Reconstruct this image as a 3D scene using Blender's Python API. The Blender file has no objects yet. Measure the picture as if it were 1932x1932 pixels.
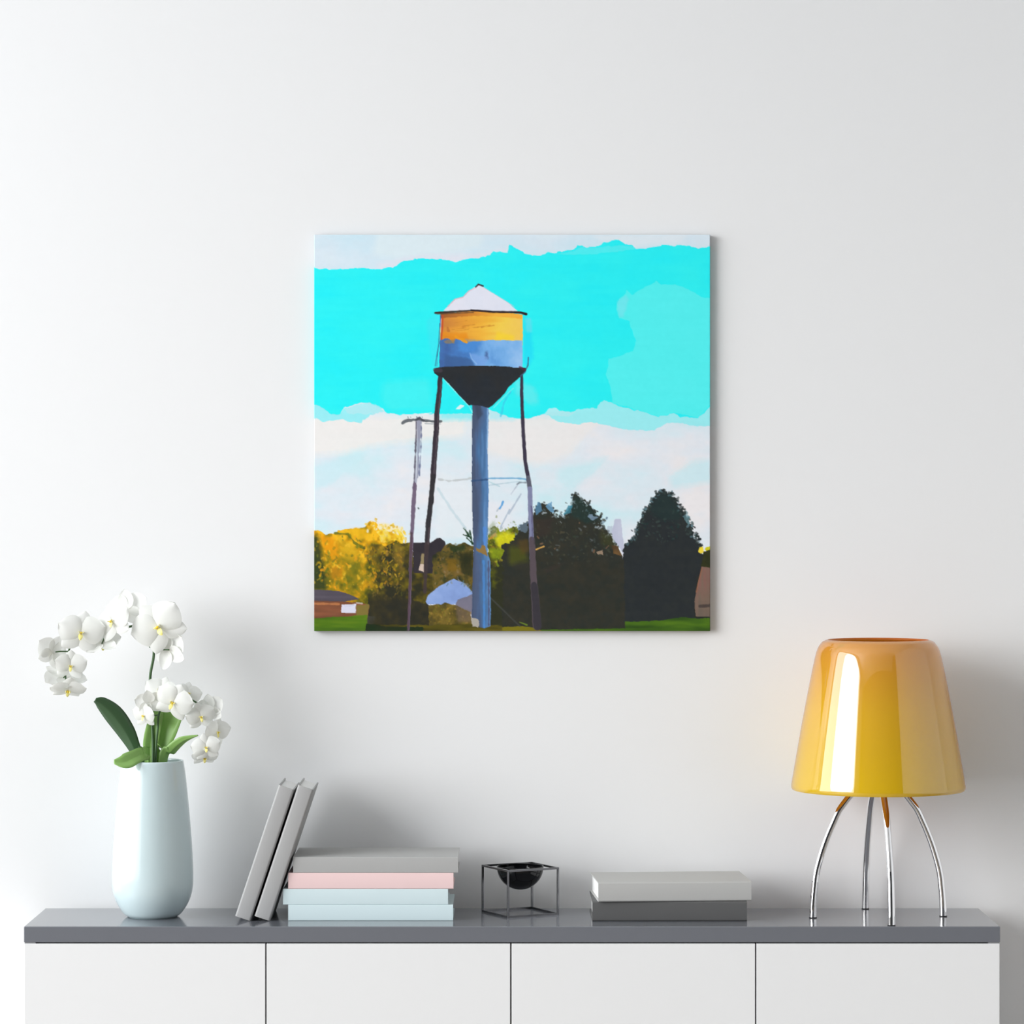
import bpy, bmesh, math, random
import numpy as np
from mathutils import Vector, Matrix

# ------------------------------------------------------------------ camera, world, light
S = bpy.context.scene
COL = S.collection
F_PX, D, CZ = 6050.0, 5.5, 1.4297          # focal length in pixels, camera distance, camera height
TABLE_Z = 0.75
WALL_Y = 0.035

cam_d = bpy.data.cameras.new('camera')
cam_d.sensor_width = 36.0
cam_d.lens = 36.0 * F_PX / 1932.0
cam_d.clip_start, cam_d.clip_end = 0.05, 60
cam = bpy.data.objects.new('camera', cam_d)
cam.location = (0, -D, CZ)
cam.rotation_euler = (math.pi / 2, 0, 0)
COL.objects.link(cam)
S.camera = cam

S.view_settings.view_transform = 'Standard'
S.view_settings.look = 'None'
S.view_settings.gamma = 1.0
S.view_settings.use_curve_mapping = False
S.view_settings.exposure = 0.0

W = bpy.data.worlds.new('world')
S.world = W
W.use_nodes = True
bg = W.node_tree.nodes['Background']
bg.inputs[0].default_value = (0.86, 0.93, 1.0, 1)
bg.inputs[1].default_value = 1.0

sun_d = bpy.data.lights.new('sun', 'SUN')          # low soft sun through the left window
sun_d.energy = 1.75
sun_d.angle = math.radians(33)
sun_d.color = (1.0, 0.995, 0.985)
sun = bpy.data.objects.new('sun', sun_d)
_az, _el = math.radians(57), math.radians(13)      # away from the wall normal, above the horizon
_d = Vector((math.sin(_az) * math.cos(_el), math.cos(_az) * math.cos(_el), -math.sin(_el)))
sun.rotation_euler = _d.to_track_quat('-Z', 'Y').to_euler()
sun.location = (-3.5, -3, 3)
COL.objects.link(sun)

win_d = bpy.data.lights.new('window_daylight', 'AREA')   # daylight entering through window_1
win_d.shape = 'RECTANGLE'
win_d.size, win_d.size_y = 3.4, 5.7
win_d.energy = 192
win_d.color = (0.948, 0.974, 1.0)
win = bpy.data.objects.new('window_daylight', win_d)
win.location = (-3.99, -3.08, 2.05)
win.rotation_euler = (0, -math.pi / 2, 0)
COL.objects.link(win)

# ------------------------------------------------------------------ helpers
def lin(c):
    return tuple(((v / 255) / 12.92 if v / 255 <= 0.04045 else ((v / 255 + 0.055) / 1.055) ** 2.4) for v in c)

def P(px, py, y):
    """world point seen at pixel (px, py) of the 1932 frame, at world depth y"""
    k = (D + y) / F_PX
    return Vector(((px - 966) * k, y, CZ - (py - 966) * k))

def material(name, color, rough=0.5, metal=0.0, coat=0.0, spec=0.5, coat_ior=1.5, noise=None, bump=0.0, bscale=200, coat_rough=0.05):
    m = bpy.data.materials.new(name)
    m.use_nodes = True
    nt = m.node_tree
    b = nt.nodes['Principled BSDF']
    b.inputs['Base Color'].default_value = (*color, 1)
    b.inputs['Roughness'].default_value = rough
    b.inputs['Metallic'].default_value = metal
    b.inputs['Coat Weight'].default_value = coat
    b.inputs['Coat Roughness'].default_value = coat_rough
    b.inputs['Coat IOR'].default_value = coat_ior
    b.inputs['Specular IOR Level'].default_value = spec
    if noise:
        amt, sc = noise
        tc = nt.nodes.new('ShaderNodeTexCoord')
        n = nt.nodes.new('ShaderNodeTexNoise')
        n.inputs['Scale'].default_value = sc
        n.inputs['Detail'].default_value = 4
        r = nt.nodes.new('ShaderNodeMapRange')
        r.inputs['To Min'].default_value = 1 - amt
        r.inputs['To Max'].default_value = 1 + amt
        mx = nt.nodes.new('ShaderNodeVectorMath')
        mx.operation = 'SCALE'
        mx.inputs[0].default_value = color
        nt.links.new(tc.outputs['Object'], n.inputs['Vector'])
        nt.links.new(n.outputs['Fac'], r.inputs['Value'])
        nt.links.new(r.outputs['Result'], mx.inputs['Scale'])
        nt.links.new(mx.outputs[0], b.inputs['Base Color'])
    if bump:
        tc = nt.nodes.new('ShaderNodeTexCoord')
        n = nt.nodes.new('ShaderNodeTexNoise')
        n.inputs['Scale'].default_value = bscale
        n.inputs['Detail'].default_value = 3
        bp = nt.nodes.new('ShaderNodeBump')
        bp.inputs['Strength'].default_value = bump
        bp.inputs['Distance'].default_value = 0.001
        nt.links.new(tc.outputs['Object'], n.inputs['Vector'])
        nt.links.new(n.outputs['Fac'], bp.inputs['Height'])
        nt.links.new(bp.outputs[0], b.inputs['Normal'])
    return m

def mesh_obj(name, bm, mat, parent=None, smooth=False, angle=None):
    me = bpy.data.meshes.new(name)
    bmesh.ops.recalc_face_normals(bm, faces=bm.faces)
    bm.to_mesh(me)
    bm.free()
    if mat:
        me.materials.append(mat)
    if smooth:
        for p in me.polygons:
            p.use_smooth = True
        if angle is not None:
            me.set_sharp_from_angle(angle=math.radians(angle))
    o = bpy.data.objects.new(name, me)
    COL.objects.link(o)
    if parent:
        o.parent = parent
    return o

def empty(name, loc, rotz=0):
    o = bpy.data.objects.new(name, None)
    o.empty_display_size = 0.05
    o.location = loc
    o.rotation_euler = (0, 0, rotz)
    COL.objects.link(o)
    return o

def tag(o, label, cat, group=None):
    o['label'] = label
    o['category'] = cat
    if group:
        o['group'] = group
    return o

def box(bm, x0, x1, y0, y1, z0, z1, bevel=0.0, seg=2):
    r = bmesh.ops.create_cube(bm, size=1)
    vs = r['verts']
    for v in vs:
        v.co = Vector((x0 + (v.co.x + .5) * (x1 - x0), y0 + (v.co.y + .5) * (y1 - y0), z0 + (v.co.z + .5) * (z1 - z0)))
    if bevel:
        es = list({e for v in vs for e in v.link_edges})
        bmesh.ops.bevel(bm, geom=es, offset=bevel, segments=seg, profile=0.5, affect='EDGES')

def new_bm():
    return bmesh.new()

def catmull(pts, n):
    """smooth open curve through pts (tuples of any dimension), n samples per span"""
    pts = [np.array(p, float) for p in pts]
    ext = [2 * pts[0] - pts[1]] + pts + [2 * pts[-1] - pts[-2]]
    out = []
    for i in range(1, len(ext) - 2):
        p0, p1, p2, p3 = ext[i - 1:i + 3]
        for k in range(n):
            t = k / n
            out.append(0.5 * ((2 * p1) + (-p0 + p2) * t + (2 * p0 - 5 * p1 + 4 * p2 - p3) * t * t + (-p0 + 3 * p1 - 3 * p2 + p3) * t ** 3))
    out.append(pts[-1])
    return out

def lathe(bm, prof, seg=96, close=False):
    """prof: list of (r, z); r==0 makes a pole"""
    rings = []
    for r, z in prof:
        if r < 1e-7:
            rings.append([bm.verts.new((0, 0, z))])
        else:
            rings.append([bm.verts.new((r * math.cos(2 * math.pi * i / seg), r * math.sin(2 * math.pi * i / seg), z)) for i in range(seg)])
    pairs = list(zip(rings, rings[1:]))
    if close:
        pairs.append((rings[-1], rings[0]))
    for a, b in pairs:
        for i in range(seg):
            j = (i + 1) % seg
            if len(a) == 1 and len(b) == 1:
                continue
            if len(a) == 1:
                bm.faces.new((a[0], b[i], b[j]))
            elif len(b) == 1:
                bm.faces.new((a[i], a[j], b[0]))
            else:
                bm.faces.new((a[i], a[j], b[j], b[i]))

def tube(bm, pts, radii, seg=16):
    pts = [Vector(p) for p in pts]
    if not hasattr(radii, '__len__'):
        radii = [radii] * len(pts)
    up = None
    rings = []
    for i, p in enumerate(pts):
        t = (pts[min(i + 1, len(pts) - 1)] - pts[max(i - 1, 0)]).normalized()
        if up is None:
            a = Vector((0, 0, 1)) if abs(t.z) < 0.9 else Vector((0, 1, 0))
            up = t.cross(a).normalized()
        up = (up - t * up.dot(t)).normalized()
        bi = t.cross(up)
        rings.append([bm.verts.new(p + (up * math.cos(2 * math.pi * k / seg) + bi * math.sin(2 * math.pi * k / seg)) * radii[i]) for k in range(seg)])
    for a, b in zip(rings, rings[1:]):
        for k in range(seg):
            bm.faces.new((a[k], a[(k + 1) % seg], b[(k + 1) % seg], b[k]))
    bm.faces.new(rings[0])
    bm.faces.new(rings[-1][::-1])

# ------------------------------------------------------------------ materials
M_wall = material('wall_paint', (0.82, 0.825, 0.83), 0.75, bump=0.03, bscale=350)
M_ceiling = material('ceiling_paint', (0.85, 0.85, 0.85), 0.8)
M_rear = material('rear_wall_paint', (0.035, 0.035, 0.037), 0.7)
M_frame = material('window_frame_paint', (0.8, 0.8, 0.8), 0.4)
M_top = material('grey_lacquer', lin((112, 115, 122)), 0.13, coat=0.0, spec=0.85)
M_white = material('white_lacquer', (0.84, 0.845, 0.85), 0.35)
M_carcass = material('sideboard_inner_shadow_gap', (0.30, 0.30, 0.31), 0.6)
M_vase = material('pale_blue_glaze', lin((202, 219, 222)), 0.18, coat=0.3, coat_rough=0.03, coat_ior=1.5)
M_lean = material('soft_grey_cloth', lin((168, 168, 168)), 0.6, spec=0.3, noise=(0.02, 300))
M_grey1 = material('light_grey_cloth', lin((184, 184, 182)), 0.62, spec=0.3, noise=(0.02, 300))
M_grey2 = material('mid_grey_cloth', lin((174, 174, 173)), 0.62, spec=0.3, noise=(0.02, 300))
M_dark = material('dark_grey_cloth', lin((92, 92, 92)), 0.6, spec=0.3, noise=(0.02, 300))
M_pink = material('pale_pink_cloth', lin((238, 208, 207)), 0.62, spec=0.3)
M_blue = material('pale_blue_cloth', lin((210, 227, 230)), 0.62, spec=0.3)
M_paper = material('paper', (0.86, 0.86, 0.85), 0.8, spec=0.2)
M_black = material('black_gloss', (0.004, 0.004, 0.005), 0.04, coat=0.0, spec=0.35)
M_rod = material('black_metal_rod', (0.17, 0.17, 0.18), 0.22, metal=0.95)
M_chrome = material('chrome', (0.92, 0.92, 0.93), 0.03, metal=1.0)
M_rubber = material('black_rubber', (0.02, 0.02, 0.02), 0.5)
M_lip = material('orchid_yellow', lin((250, 240, 150)), 0.5)
M_throat = material('orchid_throat', lin((240, 206, 40)), 0.5)
M_stem = material('orchid_stem', lin((60, 92, 52)), 0.45)

def floor_material():
    m = material('oak_floor', (0.42, 0.30, 0.2), 0.45)
    nt = m.node_tree
    tc = nt.nodes.new('ShaderNodeTexCoord')
    br = nt.nodes.new('ShaderNodeTexBrick')
    br.inputs['Color1'].default_value = (0.40, 0.345, 0.29, 1)
    br.inputs['Color2'].default_value = (0.35, 0.30, 0.25, 1)
    br.inputs['Mortar'].default_value = (0.12, 0.09, 0.06, 1)
    br.inputs['Scale'].default_value = 1.0
    br.inputs['Mortar Size'].default_value = 0.002
    br.inputs['Brick Width'].default_value = 1.6
    br.inputs['Row Height'].default_value = 0.16
    nt.links.new(tc.outputs['Object'], br.inputs['Vector'])
    nt.links.new(br.outputs['Color'], nt.nodes['Principled BSDF'].inputs['Base Color'])
    return m
M_floor = floor_material()

def shade_material():
    """amber glass shade: lemon yellow at the rim passing to amber at the crown"""
    m = material('amber_glass', (0.8, 0.5, 0.05), 0.06, coat=1.0, coat_rough=0.02, coat_ior=2.25)
    nt = m.node_tree
    b = nt.nodes['Principled BSDF']
    tc = nt.nodes.new('ShaderNodeTexCoord')
    sp = nt.nodes.new('ShaderNodeSeparateXYZ')
    mr = nt.nodes.new('ShaderNodeMapRange')
    mr.inputs['From Min'].default_value = 0.21
    mr.inputs['From Max'].default_value = 0.465
    cr = nt.nodes.new('ShaderNodeValToRGB')
    cr.color_ramp.elements[0].color = (*lin((246, 212, 26)), 1)
    cr.color_ramp.elements[1].color = (*lin((232, 162, 62)), 1)
    e = cr.color_ramp.elements.new(0.55)
    e.color = (*lin((246, 200, 50)), 1)
    nt.links.new(tc.outputs['Object'], sp.inputs[0])
    nt.links.new(sp.outputs['Z'], mr.inputs['Value'])
    nt.links.new(mr.outputs['Result'], cr.inputs['Fac'])
    nt.links.new(cr.outputs['Color'], b.inputs['Base Color'])
    return m
M_shade = shade_material()
M_shade_in = material('amber_shade_lining', lin((190, 96, 30)), 0.3)
def add_translucency(m, col, f):
    nt = m.node_tree
    b, out = nt.nodes['Principled BSDF'], nt.nodes['Material Output']
    tr = nt.nodes.new('ShaderNodeBsdfTranslucent')
    tr.inputs['Color'].default_value = (*col, 1)
    mx = nt.nodes.new('ShaderNodeMixShader')
    mx.inputs[0].default_value = f
    nt.links.new(b.outputs[0], mx.inputs[1])
    nt.links.new(tr.outputs[0], mx.inputs[2])
    nt.links.new(mx.outputs[0], out.inputs[0])
add_translucency(M_shade, lin((250, 220, 110)), .38)
add_translucency(M_shade_in, lin((245, 200, 110)), .42)

def petal_material():
    m = bpy.data.materials.new('orchid_petal')
    m.use_nodes = True
    nt = m.node_tree
    b = nt.nodes['Principled BSDF']
    out = nt.nodes['Material Output']
    b.inputs['Base Color'].default_value = (0.85, 0.855, 0.83, 1)
    b.inputs['Roughness'].default_value = 0.6
    b.inputs['Specular IOR Level'].default_value = 0.25
    tr = nt.nodes.new('ShaderNodeBsdfTranslucent')
    tr.inputs['Color'].default_value = (0.93, 0.94, 0.90, 1)
    mx = nt.nodes.new('ShaderNodeMixShader')
    mx.inputs[0].default_value = 0.35
    nt.links.new(b.outputs[0], mx.inputs[1])
    nt.links.new(tr.outputs[0], mx.inputs[2])
    nt.links.new(mx.outputs[0], out.inputs[0])
    return m
M_petal = petal_material()

def leaf_material(name, c1, trans):
    m = bpy.data.materials.new(name)
    m.use_nodes = True
    nt = m.node_tree
    b = nt.nodes['Principled BSDF']
    out = nt.nodes['Material Output']
    b.inputs['Base Color'].default_value = (*c1, 1)
    b.inputs['Roughness'].default_value = 0.38
    tr = nt.nodes.new('ShaderNodeBsdfTranslucent')
    tr.inputs['Color'].default_value = (*c1, 1)
    mx = nt.nodes.new('ShaderNodeMixShader')
    mx.inputs[0].default_value = trans
    nt.links.new(b.outputs[0], mx.inputs[1])
    nt.links.new(tr.outputs[0], mx.inputs[2])
    nt.links.new(mx.outputs[0], out.inputs[0])
    return m
M_leaf_dark = leaf_material('leaf_dark_green', lin((62, 92, 60)), 0.1)
M_leaf = leaf_material('leaf_fresh_green', lin((160, 202, 118)), 0.32)

# ------------------------------------------------------------------ room
X0, X1, Y0, ZC = -4.0, 3.0, -7.5, 4.0
WY0, WY1, WZ0, WZ1 = -6.0, -0.15, 0.3, 3.8          # window opening in the left wall

def struct(name, boxes, mat):
    bm = new_bm()
    for b in boxes:
        box(bm, *b)
    o = mesh_obj(name, bm, mat)
    o['kind'] = 'structure'
    return o

struct('wall_back', [(X0 - .15, X1 + .15, WALL_Y, WALL_Y + .15, 0, ZC)], M_wall)
struct('wall_left', [(X0 - .15, X0, WY1, WALL_Y, 0, ZC), (X0 - .15, X0, Y0, WY0, 0, ZC),
                     (X0 - .15, X0, WY0, WY1, 0, WZ0), (X0 - .15, X0, WY0, WY1, WZ1, ZC)], M_wall)
struct('wall_right', [(X1, X1 + .15, -5.0, WALL_Y, 0, ZC)], M_wall)
struct('wall_right_added_dark', [(X1, X1 + .15, Y0, -5.0, 0, ZC)], M_rear)  # unseen dark stretch of right wall, added to widen dark reflections in the chrome
struct('wall_rear', [(X0 - .15, X1 + .15, Y0 - .15, Y0, 0, ZC)], M_rear)
struct('floor', [(X0 - .15, X1 + .15, Y0 - .15, WALL_Y + .15, -.1, 0)], M_floor)
struct('ceiling', [(X0 - .15, X1 + .15, Y0 - .15, WALL_Y + .15, ZC, ZC + .1)], M_ceiling)
fw = .05
struct('window_1', [(X0 - .12, X0 - .04, WY0, WY0 + fw, WZ0, WZ1), (X0 - .12, X0 - .04, WY1 - fw, WY1, WZ0, WZ1),
                    (X0 - .12, X0 - .04, WY0 + fw, WY1 - fw, WZ0, WZ0 + fw), (X0 - .12, X0 - .04, WY0 + fw, WY1 - fw, WZ1 - fw, WZ1)], M_frame)

# ------------------------------------------------------------------ sideboard
def build_sideboard():
    t = empty('sideboard', (0, -.121, 0))
    tag(t, 'long low white sideboard with a grey top against the white wall', 'sideboard')
    yb, yf = .121, -.121                              # local
    bm = new_bm()
    box(bm, -.8005, .8005, yf, yb, TABLE_Z - .0262, TABLE_Z, .0012)
    mesh_obj('top', bm, M_top, t).__setitem__('label', 'grey lacquered top')
    bm = new_bm()
    zb = TABLE_Z - .0262
    box(bm, -.7995, -.7815, yf + .002, yb, .06, zb)
    box(bm, .7815, .7995, yf + .002, yb, .06, zb)
    box(bm, -.7815, .7815, yf + .021, yb, .06, zb)
    box(bm, -.74, .74, yf + .06, yb - .03, 0, .06)
    mesh_obj('carcass', bm, M_carcass, t)
    edges = [-.7995, -.4035, -.00175, .3998, .7995]
    for i in range(4):
        bm = new_bm()
        x0 = edges[i] + (.00115 if i else 0)
        x1 = edges[i + 1] - (.00115 if i < 3 else 0)
        box(bm, x0, x1, yf - .0005, yf + .0185, .062, zb - .0018, .0006)
        mesh_obj('door', bm, M_white, t)
    # the outer end panels
    for s in (-1, 1):
        bm = new_bm()
        box(bm, min(s * .7996, s * .8), max(s * .7996, s * .8), yf + .0185, yb, .06, zb)
        mesh_obj('side_panel', bm, M_white, t)
    return t
build_sideboard()

# ------------------------------------------------------------------ canvas painting
def paint_canvas(NX):
    """colours of the printed picture, one per vertex, in photo pixel coordinates"""
    rng = np.random.RandomState(7)
    N = NX * 2
    px0, px1, py0, py1 = 592.7, 1339.7, 443.0, 1190.5
    xs = px0 + (np.arange(N) + .5) / N * (px1 - px0)
    ys = py0 + (np.arange(N) + .5) / N * (py1 - py0)
    X, Y = np.meshgrid(xs, ys)
    def vnoise(cx, cy, seed):
        r = np.random.RandomState(seed)
        g = r.rand(260, 260)
        fx, fy = (X - 580) / cx, (Y - 430) / cy
        ix, iy = np.floor(fx).astype(int), np.floor(fy).astype(int)
        tx, ty = fx - ix, fy - iy
        tx, ty = tx * tx * (3 - 2 * tx), ty * ty * (3 - 2 * ty)
        ix %= 258; iy %= 258
        return ((g[iy, ix] * (1 - tx) + g[iy, ix + 1] * tx) * (1 - ty) + (g[iy + 1, ix] * (1 - tx) + g[iy + 1, ix + 1] * tx) * ty)
    def fbm(cx, cy, seed, o=4):
        a, s, t = 0, 0, 1.0
        for k in range(o):
            a = a + vnoise(max(cx / 2 ** k, 3), max(cy / 2 ** k, 3), seed + k) * t
            s += t
            t *= .55
        return a / s
    n_fine = fbm(7, 7, 11, 2) - .5
    n_fine2 = fbm(7, 7, 21, 2) - .5
    n_mid = fbm(24, 24, 31) - .5
    n_mid2 = fbm(24, 24, 41) - .5
    n_big = fbm(90, 60, 51) - .5
    streak_v = fbm(5, 60, 61, 3) - .5
    streak_h = fbm(70, 8, 71, 3) - .5
    leafy = fbm(13, 13, 81, 3) - .5
    leafy2 = fbm(10, 14, 91, 3) - .5
    C = np.zeros((N, N, 3))
    TL = lambda *p: [(570 + u / 4.83, 420 + v / 4.83) for u, v in p]
    TR = lambda *p: [(960 + u / 4.83, 420 + v / 4.83) for u, v in p]
    BL = lambda *p: [(570 + u / 4.83, 810 + v / 4.83) for u, v in p]
    BR = lambda *p: [(960 + u / 4.83, 810 + v / 4.83) for u, v in p]
    def col(c):
        return np.array(c, float)
    def inside(poly, wf=1.5, wm=0.0):
        x0 = min(p[0] for p in poly) - 25; x1 = max(p[0] for p in poly) + 25
        y0 = min(p[1] for p in poly) - 25; y1 = max(p[1] for p in poly) + 25
        jx = np.where((xs > x0) & (xs < x1))[0]; jy = np.where((ys > y0) & (ys < y1))[0]
        m = np.zeros((N, N), bool)
        if not len(jx) or not len(jy):
            return m
        sl = (slice(jy[0], jy[-1] + 1), slice(jx[0], jx[-1] + 1))
        x = X[sl] + n_fine[sl] * wf * 2 + n_mid[sl] * wm * 2
        y = Y[sl] + n_fine2[sl] * wf * 2 + n_mid2[sl] * wm * 2
        c = np.zeros(x.shape, bool)
        for (ax, ay), (bx, by) in zip(poly, poly[1:] + poly[:1]):
            if ay == by:
                continue
            cond = ((ay > y) != (by > y)) & (x < (bx - ax) * (y - ay) / (by - ay) + ax)
            c ^= cond
        m[sl] = c
        return m
    def fill(poly, c, wf=1.5, wm=0.0, a=1.0):
        m = inside(poly, wf, wm)
        cc = c if isinstance(c, np.ndarray) and c.ndim == 3 else np.broadcast_to(col(c), C.shape)
        al = a if isinstance(a, np.ndarray) else np.full((N, N), a)
        C[m] = C[m] * (1 - al[m][:, None]) + cc[m] * al[m][:, None]
    def soft(poly, c, blur_px, a=1.0):
        """soft-edged patch: distance falls off by averaging jittered copies"""
        acc = np.zeros((N, N))
        K = 8
        for k in range(K):
            t = 2 * math.pi * k / K
            acc += inside([(p[0] + math.cos(t) * blur_px * (.4 + .6 * (k % 2)), p[1] + math.sin(t) * blur_px * (.4 + .6 * (k % 2))) for p in poly], 2, 2)
        acc *= a / K
        C[:] = C * (1 - acc[..., None]) + col(c) * acc[..., None]
    def stroke(pts, w, c, a=1.0, rough=0.6, w2=None, vary=None):
        pad = max(w, w2 or 0) / 2 + 4 + rough * 2
        jx = np.where((xs > min(p[0] for p in pts) - pad) & (xs < max(p[0] for p in pts) + pad))[0]
        jy = np.where((ys > min(p[1] for p in pts) - pad) & (ys < max(p[1] for p in pts) + pad))[0]
        if not len(jx) or not len(jy):
            return
        sl = (slice(jy[0], jy[-1] + 1), slice(jx[0], jx[-1] + 1))
        x, y = X[sl], Y[sl]
        best = np.full(x.shape, 1e9)
        L = max(len(pts) - 1, 1)
        for i, ((ax, ay), (bx, by)) in enumerate(zip(pts, pts[1:])):
            dx, dy = bx - ax, by - ay
            t = np.clip(((x - ax) * dx + (y - ay) * dy) / (dx * dx + dy * dy + 1e-9), 0, 1)
            d = np.hypot(x - ax - t * dx, y - ay - t * dy)
            ww = w if w2 is None else w + (w2 - w) * (i + t) / L
            best = np.minimum(best, d - ww / 2)
        al = np.clip(.5 - (best + n_fine[sl] * rough * 2) / .9, 0, 1) * a
        if vary is not None:
            al = al * vary[sl]
        C[sl] = C[sl] * (1 - al[..., None]) + col(c) * al[..., None]
    def in_poly(poly, x, y):
        c = False
        for (ax, ay), (bx, by) in zip(poly, poly[1:] + poly[:1]):
            if (ay > y) != (by > y) and x < (bx - ax) * (y - ay) / (by - ay) + ax:
                c = not c
        return c
    def dabs(poly, n, cols, size=(1.5, 4), length=5, ang=(0, 180), a=(.4, .9)):
        x0 = min(p[0] for p in poly); x1 = max(p[0] for p in poly)
        y0 = min(p[1] for p in poly); y1 = max(p[1] for p in poly)
        for _ in range(n):
            x, y = x0 + rng.rand() * (x1 - x0), y0 + rng.rand() * (y1 - y0)
            if not in_poly(poly, x, y):
                continue
            t = math.radians(ang[0] + rng.rand() * (ang[1] - ang[0]))
            l = length * rng.rand()
            stroke([(x, y), (x + math.cos(t) * l, y - math.sin(t) * l)], size[0] + rng.rand() * (size[1] - size[0]), cols[rng.randint(len(cols))], a[0] + rng.rand() * (a[1] - a[0]), 1.4)
    def edge_dabs(pts, n, cols, size=(1.5, 4), spread=5, a=(.5, 1)):
        seg = [math.hypot(q[0] - p[0], q[1] - p[1]) for p, q in zip(pts, pts[1:])]
        for (p, q), L in zip(zip(pts, pts[1:]), seg):
            for _ in range(max(int(n * L / sum(seg)), 1)):
                t = rng.rand()
                x, y = p[0] + (q[0] - p[0]) * t + rng.randn() * spread, p[1] + (q[1] - p[1]) * t + rng.randn() * spread
                th = rng.rand() * 6.28
                l = rng.rand() * 4
                stroke([(x, y), (x + math.cos(th) * l, y + math.sin(th) * l)], size[0] + rng.rand() * (size[1] - size[0]), cols[rng.randint(len(cols))], a[0] + rng.rand() * (a[1] - a[0]), 1.2)
    def mix(*stops):
        """stops: (value field 0..1) then colours spread evenly"""
        f = np.clip(stops[0], 0, 1)
        cols = [col(c) for c in stops[1:]]
        k = f * (len(cols) - 1)
        i = np.clip(np.floor(k).astype(int), 0, len(cols) - 2)
        t = (k - i)[..., None]
        arr = np.array(cols)
        return arr[i] * (1 - t) + arr[i + 1] * t

    # ---- sky
    C[:] = mix(.5 + n_big * 1.6, (205, 236, 243), (220, 235, 243), (229, 234, 241), (238, 235, 237))
    soft(BL((60, -120), (1500, -120), (1500, 60), (1000, 110), (620, 150), (420, 210), (60, 240)), (241, 238, 235), 9, .9)
    soft(BR((-350, -120), (900, -130), (700, 60), (560, 230), (260, 330), (-300, 200)), (240, 236, 234), 10, .85)
    soft(BL((108, 330), (420, 250), (480, 300), (300, 480), (108, 560)), (205, 236, 244), 7, .8)
    soft(BR((450, 360), (760, 290), (900, 260), (740, 420), (560, 560), (440, 460)), (203, 236, 243), 8, .8)
    soft(BR((1460, 430), (1680, 290), (1850, 270), (1850, 480), (1480, 530)), (203, 236, 244), 8, .8)
    soft(BL((1250, 380), (1540, 480), (1540, 1000), (1230, 990)), (231, 237, 242), 6, .8)
    # ---- top cloud strip
    fill([(585, 435), (1345, 435), (1345, 560), (585, 560)], mix(.45 + n_big * 1.2, (206, 232, 244), (219, 233, 243), (224, 238, 243)), 0)
    soft(TL((690, 100), (1640, 100), (1640, 230), (900, 330), (640, 300)), (222, 237, 243), 8, .9)
    soft(TL((680, 380), (1000, 310), (1600, 290), (1900, 250), (1900, 330), (700, 440)), (231, 230, 241), 6, .7)
    soft(TR((740, 110), (1620, 110), (1560, 200), (1150, 220), (850, 170)), (226, 236, 243), 6, .9)
    # ---- cyan
    top = TL((60, 400), (105, 405), (160, 425), (360, 430), (520, 415), (660, 430), (830, 410), (900, 360), (1060, 330), (1340, 340), (1400, 360), (1480, 335), (1600, 330), (1720, 300), (1750, 260), (1870, 280), (1890, 205)) + \
        TR((0, 200), (60, 235), (130, 265), (140, 290), (280, 305), (350, 270), (420, 275), (580, 250), (630, 205), (710, 230), (840, 205), (860, 185), (990, 155), (1060, 200), (1140, 215), (1160, 245), (1270, 235), (1400, 205), (1500, 210), (1600, 210), (1720, 235), (1860, 222))
    bot = TR((1860, 1640), (1835, 1680), (1720, 1780), (1560, 1770), (1500, 1740), (1360, 1770), (1200, 1720), (1060, 1690), (960, 1650), (900, 1620), (840, 1630), (800, 1690), (640, 1700), (560, 1725), (500, 1720), (420, 1690), (370, 1690), (320, 1740), (170, 1785), (0, 1780)) + \
        TL((1860, 1760), (1700, 1700), (1560, 1740), (1260, 1745), (1100, 1740), (870, 1750), (780, 1740), (740, 1690), (600, 1640), (540, 1640), (400, 1680), (340, 1750), (270, 1750), (200, 1690), (105, 1660), (60, 1650))
    # mid-cyan bands under the deep cyan
    fill(TL((60, 1640), (200, 1690), (270, 1750), (340, 1750), (400, 1690), (600, 1640), (740, 1690), (560, 1800), (550, 1825), (400, 1810), (370, 1790), (190, 1815), (140, 1780), (60, 1785)), (155, 238, 245), 2.2)
    fill(TL((400, 1690), (600, 1640), (760, 1720), (640, 1745), (420, 1740)), (176, 236, 243), 2.5, 2)
    fill(TR((320, 1740), (370, 1690), (900, 1600), (1200, 1700), (1500, 1720), (1720, 1760), (1860, 1640), (1860, 1850), (1690, 1855), (1530, 1825), (1440, 1830), (1320, 1895), (1070, 1890), (900, 1850), (750, 1815), (600, 1840), (430, 1810), (370, 1760)), (158, 240, 245), 2.0)
    fill(TR((330, 1740), (370, 1690), (440, 1700), (640, 1700), (540, 1770), (400, 1760)), (176, 239, 244), 2)
    soft(TL((1350, 1480), (1560, 1650), (1560, 1800), (1250, 1800), (1260, 1560)), (150, 238, 243), 5, .9)
    soft(TL((1700, 1680), (1930, 1640), (2020, 1740), (1930, 1800), (1700, 1800)), (185, 236, 243), 5, .9)
    cy = mix(.5 + n_big * .9 + streak_h * .3, (40, 240, 250), (50, 243, 247), (58, 246, 245))
    m = inside(top + bot, 2.2, 0)
    C[m] = cy[m]
    fill(TR((580, 262), (640, 230), (850, 225), (1000, 210), (1140, 220), (1160, 245), (960, 275), (760, 290), (560, 295), (430, 285)), (95, 240, 244), 2, 0, .7)
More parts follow.
